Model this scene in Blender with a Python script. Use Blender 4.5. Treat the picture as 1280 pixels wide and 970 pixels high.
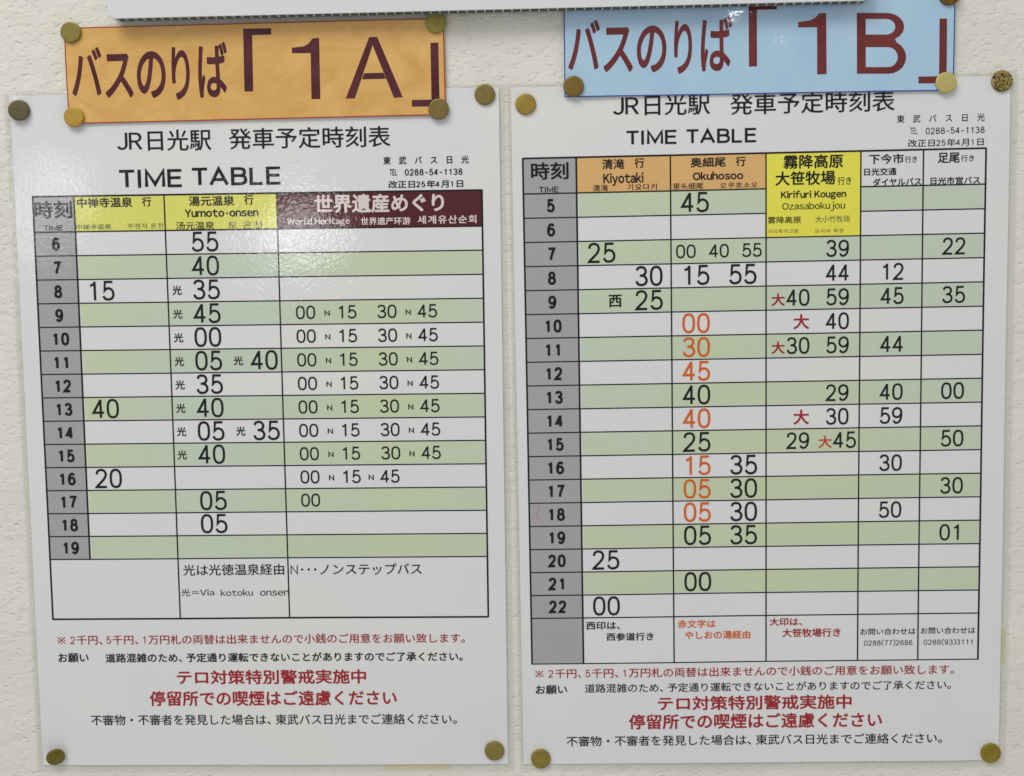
# Two laminated bus timetables and two stop signs pinned to a plaster wall (Blender 4.5)
# Lengths in the tables are millimetres on the wall: x to the right, y up, z out of the wall.
import bpy, bmesh, math
from mathutils import Matrix, Vector

for o in list(bpy.data.objects):
    bpy.data.objects.remove(o)
sc = bpy.context.scene
COL = sc.collection
HEIGHT = 1.75          # metres above the ground of the zero point (top left corner of the left timetable)


def W(x, y, z=0.0):
    return Vector((x / 1000.0, -z / 1000.0, HEIGHT + y / 1000.0))


# ------------------------------------------------------------------ camera
cam = bpy.data.cameras.new('camera')
cam.sensor_width = 36.0
cam.lens = 1486.09 / 1280 * 36.0
cam.clip_start = 0.02
cam.clip_end = 100
camo = bpy.data.objects.new('camera', cam)
COL.objects.link(camo)
rot = (Matrix.Rotation(-0.01298, 3, 'Z') @ Matrix.Rotation(0.02485, 3, 'Y') @ Matrix.Rotation(-0.09063, 3, 'X'))
camo.matrix_world = Matrix.Translation(W(321.51, -115.55, 726.52)) @ (Matrix.Rotation(math.pi / 2, 3, 'X') @ rot).to_4x4()
cam.dof.use_dof = True
cam.dof.focus_distance = 0.722
cam.dof.aperture_fstop = 9.0
sc.camera = camo

# ------------------------------------------------------------------ light
world = bpy.data.worlds.new('World')
sc.world = world
world.use_nodes = True
bg = world.node_tree.nodes['Background']
bg.inputs[0].default_value = (0.985, 0.985, 1.0, 1)
bg.inputs[1].default_value = 0.46


def area(name, loc, target, size, size_y, power, color=(1, 1, 1), spread=180):
    l = bpy.data.lights.new(name, 'AREA')
    l.shape = 'RECTANGLE'
    l.size = size
    l.size_y = size_y
    l.energy = power
    l.color = color
    l.spread = math.radians(spread)
    o = bpy.data.objects.new(name, l)
    COL.objects.link(o)
    o.location = loc
    o.rotation_euler = (target - loc).to_track_quat('-Z', 'Y').to_euler()
    return o


mid = W(320, -200)
# broad skylight from the open side, above and to the left of the viewer
area('open_side_skylight', W(-500, 1650, 1300), mid, 1.5, 0.9, 26.5, (1.0, 0.985, 0.95))
# ceiling lamp far behind the viewer, mirrored in the laminate, then two lamps added for glare
area('ceiling_lamp', W(-305, 19, 2230), W(165, -82), 0.15, 0.11, 0.85, (0.97, 0.98, 1.0))
area('added_glare_lamp', W(-900, 90, 2230), W(20, -64), 0.10, 0.18, 0.50, (0.95, 0.97, 1.0))  # added for the glare at the left timetable's upper left
area('added_glint_lamp', W(800, 512, 2230), W(455, 40), 0.05, 0.024, 0.18, (1.0, 1.0, 1.0))  # added only to put a glint on the blue sign

vs = sc.view_settings
vs.view_transform = 'Standard'
vs.look = 'None'
vs.exposure = 0.09
vs.gamma = 1.0
vs.use_curve_mapping = False
sc.cycles.max_bounces = 6
sc.cycles.transparent_max_bounces = 8


# ------------------------------------------------------------------ materials
def srgb(r, g, b):
    return tuple(((c / 255) / 12.92 if c / 255 <= 0.04045 else ((c / 255 + 0.055) / 1.055) ** 2.4) for c in (r, g, b)) + (1,)


class NT:
    def __init__(s, name):
        s.m = bpy.data.materials.new(name)
        s.m.use_nodes = True
        s.t = s.m.node_tree
        s.b = s.t.nodes['Principled BSDF']
        s.out = s.t.nodes['Material Output']

    def n(s, kind, **kw):
        x = s.t.nodes.new(kind)
        for k, v in kw.items():
            if k[0] == 'i' and k[1:].isdigit():
                x.inputs[int(k[1:])].default_value = v
            else:
                setattr(x, k, v)
        return x

    def l(s, a, b):
        s.t.links.new(a, b)

    def pos(s, scale=(1, 1, 1), rot=(0, 0, 0)):
        g = s.n('ShaderNodeNewGeometry')
        mp = s.n('ShaderNodeMapping')
        mp.inputs['Scale'].default_value = scale
        mp.inputs['Rotation'].default_value = rot
        s.l(g.outputs['Position'], mp.inputs['Vector'])
        return mp.outputs[0]

    def noise(s, vec, scale, detail=2, rough=0.5, dist=0.0):
        x = s.n('ShaderNodeTexNoise')
        x.inputs['Scale'].default_value = scale
        x.inputs['Detail'].default_value = detail
        x.inputs['Roughness'].default_value = rough
        x.inputs['Distortion'].default_value = dist
        s.l(vec, x.inputs['Vector'])
        return x.outputs['Fac']

    def ramp(s, fac, stops):
        x = s.n('ShaderNodeValToRGB')
        e = x.color_ramp.elements
        while len(e) < len(stops):
            e.new(0.5)
        for i, (p, c) in enumerate(stops):
            e[i].position = p
            e[i].color = c if len(c) == 4 else tuple(c) + (1,)
        s.l(fac, x.inputs[0])
        return x.outputs[0]


MATS = {}


def printed(name, c1, c2=None, scale=6.0, stretch=(1, 1, 1), lo=0.35, hi=0.65, detail=2, dist=0.0, grain=0.0, wrinkle=1.0, c3=None, gloss=0.10, fine_amt=1.0):
    """printed paper or ink under a clear laminate: one shared wavy gloss on top"""
    t = NT(name)
    b = t.b
    col = None
    if c2:
        f = t.noise(t.pos(stretch), scale, detail, 0.55, dist)
        stops = [(lo, c1), (hi, c2)]
        if c3:
            stops = [(lo, c1), ((lo + hi) / 2, c2), (hi, c3)]
        col = t.ramp(f, stops)
    if grain:
        g = t.ramp(t.noise(t.pos(), 1500, 2), [(0.3, (1 - grain,) * 3), (0.7, (1, 1, 1))])
        mx = t.n('ShaderNodeMix', data_type='RGBA', blend_type='MULTIPLY')
        mx.inputs['Factor'].default_value = 1
        if col:
            t.l(col, mx.inputs[6])
        else:
            mx.inputs[6].default_value = c1
        t.l(g, mx.inputs[7])
        col = mx.outputs[2]
    if col:
        t.l(col, b.inputs['Base Color'])
    else:
        b.inputs['Base Color'].default_value = c1
    b.inputs['Roughness'].default_value = 0.6
    b.inputs['Specular IOR Level'].default_value = 0.1
    b.inputs['Coat Weight'].default_value = 1.0
    b.inputs['Coat Roughness'].default_value = gloss
    b.inputs['Coat IOR'].default_value = 1.42
    v = t.pos()
    fine = t.noise(v, 420, 2, 0.5, 0.6)
    bm1 = t.n('ShaderNodeBump')
    bm1.inputs['Strength'].default_value = 1.0
    bm1.inputs['Distance'].default_value = 0.00006 * wrinkle * fine_amt
    t.l(fine, bm1.inputs['Height'])
    slow = t.noise(v, 28, 1, 0.5, 0.3)
    bm2 = t.n('ShaderNodeBump')
    bm2.inputs['Strength'].default_value = 1.0
    bm2.inputs['Distance'].default_value = 0.00028 * wrinkle
    t.l(slow, bm2.inputs['Height'])
    t.l(bm2.outputs[0], bm1.inputs['Normal'])
    t.l(bm1.outputs[0], b.inputs['Coat Normal'])
    MATS[name] = t.m
    return t.m


printed('paper', srgb(226, 227, 227), srgb(229, 229, 226), 9)
printed('ink', srgb(4, 4, 4))
printed('soft', srgb(62, 62, 64))
printed('faded', srgb(128, 126, 78))
printed('red', srgb(164, 20, 28))
printed('red2', srgb(196, 62, 34))
printed('orange', srgb(218, 98, 10))
printed('white', srgb(226, 214, 208))
printed('maroon', srgb(72, 18, 28), srgb(92, 36, 44), 60, detail=3)
printed('brick', srgb(104, 34, 32), srgb(118, 46, 42), 60, detail=3, gloss=0.045, fine_amt=0.30, wrinkle=0.8)
printed('gray_print', srgb(174, 174, 173), grain=0.10)
printed('yellow_print', srgb(232, 229, 112), srgb(226, 224, 110), 12, grain=0.05)
printed('yellow_bright', srgb(240, 234, 84), srgb(236, 230, 78), 12, grain=0.04)
printed('maroon_print', srgb(86, 24, 24), srgb(80, 20, 22), 14)
printed('peach_print', srgb(230, 184, 118), srgb(224, 176, 112), 12, grain=0.04)
printed('green_print', srgb(201, 214, 194), srgb(206, 216, 172), 3.5, (1.6, 1, 0.8), 0.35, 0.65, grain=0.03)
printed('orange_sheet', srgb(218, 166, 88), srgb(234, 188, 112), 34, (0.7, 1, 1.1), 0.30, 0.72, 7, 2.6, grain=0.04, wrinkle=1.1)  # lighter and darker swirls: wrinkle reflections put into the sheet's colour
printed('blue_sheet', srgb(170, 204, 228), srgb(184, 213, 235), 26, (1, 1, 0.6), 0.3, 0.7, 3, 0.6, grain=0.03, wrinkle=0.8, gloss=0.045, fine_amt=0.30)
printed('border_red', srgb(170, 46, 44))
printed('border_blue', srgb(44, 54, 150))
printed('pink_pen', srgb(205, 130, 165))

# clear film
t = NT('clear_film')
gl = t.n('ShaderNodeBsdfGlossy')
gl.inputs['Roughness'].default_value = 0.15
tr = t.n('ShaderNodeBsdfTransparent')
tr.inputs[0].default_value = (0.992, 0.992, 0.985, 1)
df = t.n('ShaderNodeBsdfDiffuse')
df.inputs[0].default_value = (0.80, 0.80, 0.76, 1)
m1 = t.n('ShaderNodeMixShader')
m1.inputs[0].default_value = 0.12
m2 = t.n('ShaderNodeMixShader')
m2.inputs[0].default_value = 0.04
bp = t.n('ShaderNodeBump')
bp.inputs['Distance'].default_value = 0.0006
t.l(t.noise(t.pos(), 90, 3), bp.inputs['Height'])
t.l(bp.outputs[0], gl.inputs['Normal'])
t.l(tr.outputs[0], m1.inputs[1])
t.l(df.outputs[0], m1.inputs[2])
t.l(m1.outputs[0], m2.inputs[1])
t.l(gl.outputs[0], m2.inputs[2])
t.l(m2.outputs[0], t.out.inputs[0])
MATS['clear_film'] = t.m

# plaster wall: painted, with small pits and short low ridges
t = NT('painted_plaster')
v = t.pos((1, 1, 1), (0, math.radians(28), 0))
vs_ = t.pos((0.8, 1, 1.3), (0, math.radians(24), 0))
nz = t.n('ShaderNodeTexNoise')
nz.inputs['Scale'].default_value = 260
nz.inputs['Detail'].default_value = 1
t.l(v, nz.inputs['Vector'])
wob = t.n('ShaderNodeVectorMath', operation='MULTIPLY_ADD')
wob.inputs[1].default_value = (0.003, 0.003, 0.003)
t.l(nz.outputs['Color'], wob.inputs[0])
t.l(vs_, wob.inputs[2])
vo = t.n('ShaderNodeTexVoronoi')
vo.inputs['Scale'].default_value = 250
vo.inputs['Randomness'].default_value = 1.0
t.l(wob.outputs[0], vo.inputs['Vector'])
pit = t.ramp(vo.outputs['Distance'], [(0.0, (0, 0, 0)), (0.36, (1, 1, 1))])
msk = t.ramp(t.noise(v, 70, 2), [(0.30, (0.0,) * 3), (0.52, (1,) * 3)])
pm = t.n('ShaderNodeMix', data_type='RGBA')
t.l(msk, pm.inputs['Factor'])
pm.inputs[6].default_value = (1, 1, 1, 1)
t.l(pit, pm.inputs[7])
rp = pm.outputs[2]
ra = t.ramp(t.noise(vs_, 120, 4, 0.55, 0.5), [(0.25, (0, 0, 0)), (0.42, (0.55,) * 3), (0.58, (0.68,) * 3), (0.75, (1, 1, 1))])
big = t.noise(v, 22, 2)
b1 = t.n('ShaderNodeBump')
b1.inputs['Distance'].default_value = 0.0016
b1.inputs['Strength'].default_value = 0.55
t.l(ra, b1.inputs['Height'])
b2 = t.n('ShaderNodeBump')
b2.inputs['Distance'].default_value = 0.0009
b2.inputs['Strength'].default_value = 0.55
t.l(rp, b2.inputs['Height'])
t.l(b1.outputs[0], b2.inputs['Normal'])
b3 = t.n('ShaderNodeBump')
b3.inputs['Distance'].default_value = 0.003
b3.inputs['Strength'].default_value = 0.4
t.l(big, b3.inputs['Height'])
t.l(b2.outputs[0], b3.inputs['Normal'])
t.l(b3.outputs[0], t.b.inputs['Normal'])
wc = t.ramp(t.noise(v, 16, 4, 0.6), [(0.3, srgb(226, 224, 210)), (0.7, srgb(234, 232, 221))])
dirt = t.ramp(t.noise(v, 60, 1, 0.5), [(0.185, srgb(120, 112, 96)), (0.20, (1, 1, 1))])
mx = t.n('ShaderNodeMix', data_type='RGBA', blend_type='MULTIPLY')
mx.inputs['Factor'].default_value = 1
t.l(wc, mx.inputs[6])
t.l(dirt, mx.inputs[7])
t.l(mx.outputs[2], t.b.inputs['Base Color'])
t.b.inputs['Roughness'].default_value = 0.62
t.b.inputs['Specular IOR Level'].default_value = 0.3
MATS['painted_plaster'] = t.m

t = NT('white_board_plastic')
t.b.inputs['Base Color'].default_value = srgb(222, 225, 225)
t.b.inputs['Roughness'].default_value = 0.35
bp = t.n('ShaderNodeBump')
bp.inputs['Distance'].default_value = 0.0004
bp.inputs['Strength'].default_value = 0.35
t.l(t.noise(t.pos((1, 1, 0.02)), 190, 1), bp.inputs['Height'])
t.l(bp.outputs[0], t.b.inputs['Normal'])
MATS['board'] = t.m

t = NT('board_back_shade')  # back skin darkened: the shade between the ribs put into its colour
t.b.inputs['Base Color'].default_value = srgb(120, 122, 112)
t.b.inputs['Roughness'].default_value = 0.5
MATS['board_back_shade'] = t.m

t = NT('aged_tape')
t.b.inputs['Base Color'].default_value = srgb(222, 214, 158)
t.b.inputs['Roughness'].default_value = 0.4
MATS['tape'] = t.m


def brass(name, c, c2, speck=0.0, rough=0.42, metal=0.35, seed=0.0):
    t = NT(name)
    tc = t.n('ShaderNodeTexCoord')
    mp = t.n('ShaderNodeMapping')
    mp.inputs['Location'].default_value = (seed, seed * 1.7, 0)
    t.l(tc.outputs['Object'], mp.inputs['Vector'])
    f = t.noise(mp.outputs[0], 190, 4, 0.6, 0.8)
    col = t.ramp(f, [(0.25, c2), (0.75, c)])
    if speck:
        f2 = t.noise(mp.outputs[0], 650, 3, 0.7, 0.6)
        k = t.ramp(f2, [(0.44, srgb(58, 44, 22)), (0.52, (1, 1, 1))])
        mx = t.n('ShaderNodeMix', data_type='RGBA', blend_type='MULTIPLY')
        mx.inputs['Factor'].default_value = speck
        t.l(col, mx.inputs[6])
        t.l(k, mx.inputs[7])
        col = mx.outputs[2]
    t.l(col, t.b.inputs['Base Color'])
    t.b.inputs['Metallic'].default_value = metal
    t.b.inputs['Roughness'].default_value = rough
    bp = t.n('ShaderNodeBump')
    bp.inputs['Distance'].default_value = 0.0002 + 0.0005 * speck
    bp.inputs['Strength'].default_value = 0.5
    t.l(t.noise(mp.outputs[0], 420, 3), bp.inputs['Height'])
    t.l(bp.outputs[0], t.b.inputs['Normal'])
    return t.m


# ------------------------------------------------------------------ data (mm, in the frame of each sheet)
# TEXTS: sheet, parent cell, part name, words, centre x, centre y, width, height, ink, weight
# NUMBERS: sheet, words, centre x, centre y, kind, ink
TEXTS = [
    ('A', '', 'title_line', 'JR日光駅', 93.33, -28.21, 57.7, 12.67, 'ink', 1),
    ('A', '', 'title_line', '発車予定時刻表', 182.05, -27.99, 98.16, 12.63, 'ink', 1),
    ('A', '', 'title_line', 'TIME', 84.12, -50.42, 38.27, 12.02, 'ink', 2),
    ('A', '', 'title_line', 'TABLE', 136.69, -49.78, 54.02, 12.0, 'ink', 2),
    ('A', '', 'company_line', '東\u3000武\u3000バ\u3000ス\u3000日\u3000光', 252.39, -42.45, 51.84, 4.77, 'ink', 2),
    ('A', '', 'phone_line', 'TEL', 232.49, -49.55, 4.61, 3.83, 'ink', 2),
    ('A', '', 'phone_line', '0288-54-1138', 256.86, -49.68, 34.9, 3.92, 'ink', 2),
    ('A', '', 'date_line', '改正日25年4月1日', 251.99, -56.79, 45.38, 4.55, 'ink', 2),
    ('A', 'h0', 'header_text', '時刻', 23.45, -68.84, 23.21, 10.65, 'ink', 2),
    ('A', 'h0', 'header_text', 'TIME', 22.81, -79.75, 11.62, 3.5, 'ink', 2),
    ('A', 'h1', 'header_text', '中禅寺温泉', 55.34, -64.95, 34.23, 6.04, 'ink', 2),
    ('A', 'h1', 'header_text', '行', 81.21, -64.84, 5.65, 5.79, 'ink', 2),
    ('A', 'h1', 'header_text', '中禅寺温泉', 47.91, -79.62, 21.72, 3.4, 'faded', 1),
    ('A', 'h1', 'header_text', '주젠지 온천', 79.86, -79.49, 21.92, 3.15, 'faded', 1),
    ('A', 'h2', 'header_text', '湯元温泉', 121.11, -64.94, 27.95, 6.03, 'ink', 2),
    ('A', 'h2', 'header_text', '行', 143.92, -64.55, 5.87, 6.02, 'ink', 2),
    ('A', 'h2', 'header_text', 'Yumoto-onsen', 126.97, -72.27, 45.13, 4.83, 'ink', 3),
    ('A', 'h2', 'header_text', '汤元温泉', 110.5, -79.77, 23.6, 4.84, 'ink', 1),
    ('A', 'h2', 'header_text', '토 온천', 141.21, -79.72, 21.09, 4.35, 'faded', 1),
    ('A', 'h3', 'header_text', '世界遺産めぐり', 223.39, -67.88, 78.89, 11.3, 'white', 3),
    ('A', 'h3', 'header_text', 'World Heritage', 186.18, -78.67, 38.38, 5.07, 'white', 2),
    ('A', 'h3', 'header_text', '世界遗产环游', 227.09, -78.67, 30.23, 4.58, 'white', 2),
    ('A', 'h3', 'header_text', '세계유산순회', 264.47, -78.19, 35.74, 5.05, 'white', 2),
    ('A', 't', 'note_text', '光は光徳温泉経由', 126.72, -293.66, 63.51, 7.14, 'ink', 1),
    ('A', 't', 'note_text', 'N･･･ノンステップバス', 203.62, -293.93, 82.23, 7.22, 'ink', 1),
    ('A', 't', 'note_text', '光＝Via', 103.63, -308.08, 20.99, 4.61, 'soft', 1),
    ('A', 't', 'note_text', 'kotoku', 128.26, -308.33, 20.2, 4.09, 'soft', 1),
    ('A', 't', 'note_text', 'onsen', 151.96, -308.89, 18.15, 3.32, 'soft', 1),
    ('A', '', 'notice_line', '※ 2千円、5千円、1万円札の両替は出来ませんので小銭のご用意をお願い致します。', 142.14, -338.2, 257.68, 6.18, 'red', 1),
    ('A', '', 'notice_line', 'お願い', 22.94, -349.64, 19.42, 5.97, 'ink', 2),
    ('A', '', 'notice_line', '道路混雑のため、予定通り運転できないことがありますのでご了承ください。', 156.46, -349.94, 226.14, 5.94, 'ink', 2),
    ('A', '', 'notice_line', 'テロ対策特別警戒実施中', 148.26, -362.68, 120.03, 9.33, 'red', 2),
    ('A', '', 'notice_line', '停留所での喫煙はご遠慮ください', 148.89, -376.44, 157.08, 9.88, 'red', 2),
    ('A', '', 'notice_line', '不審物・不審者を発見した場合は、東武バス日光までご連絡ください。', 148.71, -390.39, 232.71, 6.89, 'ink', 1),
    ('B', '', 'title_line', 'JR日光駅', 90.12, -12.43, 58.04, 12.48, 'ink', 1),
    ('B', '', 'title_line', '発車予定時刻表', 179.96, -13.19, 97.79, 12.44, 'ink', 1),
    ('B', '', 'title_line', 'TIME', 84.0, -31.08, 29.94, 9.23, 'ink', 2),
    ('B', '', 'title_line', 'TABLE', 125.74, -31.08, 41.55, 9.45, 'ink', 2),
    ('B', '', 'company_line', '東\u3000武\u3000バ\u3000ス\u3000日\u3000光', 256.05, -24.1, 51.86, 4.69, 'ink', 1),
    ('B', '', 'phone_line', 'TEL', 240.26, -31.17, 4.5, 3.76, 'ink', 1),
    ('B', '', 'phone_line', '0288-54-1138', 264.63, -31.49, 34.76, 3.86, 'ink', 1),
    ('B', '', 'date_line', '改正日25年4月1日', 259.27, -38.52, 44.75, 4.48, 'ink', 1),
    ('B', 'h0', 'header_text', '時刻', 22.67, -50.01, 22.67, 10.49, 'ink', 2),
    ('B', 'h0', 'header_text', 'TIME', 21.84, -61.02, 11.74, 3.73, 'ink', 2),
    ('B', 'h1', 'header_text', '清滝', 60.92, -46.8, 13.46, 6.18, 'ink', 2),
    ('B', 'h1', 'header_text', '行', 76.67, -46.43, 6.0, 5.94, 'ink', 2),
    ('B', 'h1', 'header_text', 'Kiyotaki', 66.95, -55.98, 24.3, 7.86, 'ink', 3),
    ('B', 'h1', 'header_text', '清滝', 53.04, -60.93, 9.16, 3.91, 'ink', 1),
    ('B', 'h1', 'header_text', '기요다키', 78.09, -60.84, 17.8, 3.82, 'ink', 1),
    ('B', 'h2', 'header_text', '奥細尾', 117.79, -46.96, 21.07, 5.93, 'ink', 2),
    ('B', 'h2', 'header_text', '行', 137.29, -46.82, 5.98, 5.93, 'ink', 2),
    ('B', 'h2', 'header_text', 'Okuhosoo', 123.74, -55.07, 30.19, 4.99, 'ink', 3),
    ('B', 'h2', 'header_text', '里头细尾', 105.72, -60.91, 18.24, 3.81, 'ink', 1),
    ('B', 'h2', 'header_text', '오쿠호소오', 136.18, -61.05, 22.52, 3.33, 'ink', 1),
    ('B', 'h3', 'header_text', '霧降高原', 180.62, -47.91, 35.76, 8.29, 'ink', 2),
    ('B', 'h3', 'header_text', '大笹牧場', 175.87, -57.67, 35.81, 8.45, 'ink', 2),
    ('B', 'h3', 'header_text', '行き', 199.27, -59.8, 8.11, 4.75, 'ink', 1),
    ('B', 'h3', 'header_text', 'Kirifuri Kougen', 180.8, -67.86, 38.95, 5.71, 'ink', 3),
    ('B', 'h3', 'header_text', 'Ozasabokujou', 180.82, -74.77, 37.55, 5.48, 'ink', 1),
    ('B', 'h3', 'header_text', '雾降高原', 163.36, -82.37, 19.9, 4.16, 'ink', 1),
    ('B', 'h3', 'header_text', '大小竹牧场', 192.22, -82.4, 20.57, 4.06, 'faded', 1),
    ('B', 'h3', 'header_text', '기리후리고원', 162.53, -89.06, 18.24, 2.49, 'faded', 1),
    ('B', 'h3', 'header_text', '오사사 목장', 190.22, -89.34, 17.48, 2.49, 'faded', 1),
    ('B', 'h4', 'header_text', '下今市', 224.17, -47.31, 20.91, 5.91, 'ink', 2),
    ('B', 'h4', 'header_text', '行き', 238.73, -47.97, 7.26, 4.02, 'ink', 1),
    ('B', 'h4', 'header_text', '日光交通', 220.55, -54.81, 19.27, 4.5, 'ink', 2),
    ('B', 'h4', 'header_text', 'ダイヤルバス', 230.59, -61.04, 28.79, 4.74, 'ink', 2),
    ('B', 'h5', 'header_text', '足尾', 261.07, -47.52, 13.04, 6.14, 'ink', 2),
    ('B', 'h5', 'header_text', '行き', 272.21, -48.0, 7.82, 4.01, 'ink', 1),
    ('B', 'h5', 'header_text', '日光市営バス', 265.16, -60.99, 29.43, 4.5, 'ink', 2),
    ('B', 't', 'note_text', '西印は、', 51.18, -330.83, 21.18, 5.1, 'ink', 2),
    ('B', 't', 'note_text', '西参道行き', 67.91, -338.08, 29.39, 5.11, 'ink', 2),
    ('B', 't', 'note_text', '赤文字は', 109.37, -330.53, 23.57, 5.09, 'orange', 2),
    ('B', 't', 'note_text', 'やしおの湯経由', 122.36, -337.72, 40.69, 5.2, 'orange', 2),
    ('B', 't', 'note_text', '大印は、', 164.72, -329.94, 20.27, 5.08, 'red', 2),
    ('B', 't', 'note_text', '大笹牧場行き', 180.42, -337.04, 35.83, 5.5, 'red', 2),
    ('B', 't', 'note_text', 'お問い合わせは', 227.66, -336.85, 33.98, 4.27, 'ink', 1),
    ('B', 't', 'note_text', '0288(77)2686', 227.85, -343.97, 29.82, 4.27, 'soft', 1),
    ('B', 't', 'note_text', 'お問い合わせは', 264.54, -336.64, 33.4, 4.26, 'ink', 1),
    ('B', 't', 'note_text', '0288(93)3111', 264.64, -343.9, 29.99, 4.27, 'soft', 1),
    ('B', '', 'notice_line', '※ 2千円、5千円、1万円札の両替は出来ませんので小銭のご用意をお願い致します。', 138.48, -361.32, 260.23, 6.15, 'red', 1),
    ('B', '', 'notice_line', 'お願い', 18.32, -371.67, 19.83, 5.68, 'ink', 2),
    ('B', '', 'notice_line', '道路混雑のため、予定通り運転できないことがありますのでご了承ください。', 153.02, -371.08, 227.46, 5.8, 'ink', 1),
    ('B', '', 'notice_line', 'テロ対策特別警戒実施中', 145.12, -381.28, 120.78, 9.27, 'red', 2),
    ('B', '', 'notice_line', '停留所での喫煙はご遠慮ください', 145.52, -393.04, 157.86, 9.81, 'red', 2),
    ('B', '', 'notice_line', '不審物・不審者を発見した場合は、東武バス日光までご連絡ください。', 144.5, -405.29, 234.53, 6.73, 'ink', 1),
    ('O', '', 'letter', 'バ', 12.63, 30.84, 18.75, 28.85, 'maroon', 4),
    ('O', '', 'letter', 'ス', 32.09, 27.88, 17.03, 26.25, 'maroon', 4),
    ('O', '', 'letter', 'の', 51.82, 28.11, 17.49, 27.64, 'maroon', 4),
    ('O', '', 'letter', 'り', 69.7, 28.38, 10.92, 31.4, 'maroon', 4),
    ('O', '', 'letter', 'ば', 89.3, 30.03, 17.93, 32.78, 'maroon', 4),
    ('U', '', 'letter', 'バ', 11.96, 30.46, 19.05, 29.17, 'brick', 4),
    ('U', '', 'letter', 'ス', 32.17, 27.3, 17.61, 26.37, 'brick', 4),
    ('U', '', 'letter', 'の', 52.15, 27.4, 17.58, 27.28, 'brick', 4),
    ('U', '', 'letter', 'り', 70.79, 28.0, 10.68, 30.99, 'brick', 4),
    ('U', '', 'letter', 'ば', 90.58, 29.85, 18.47, 32.11, 'brick', 4),
]
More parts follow.
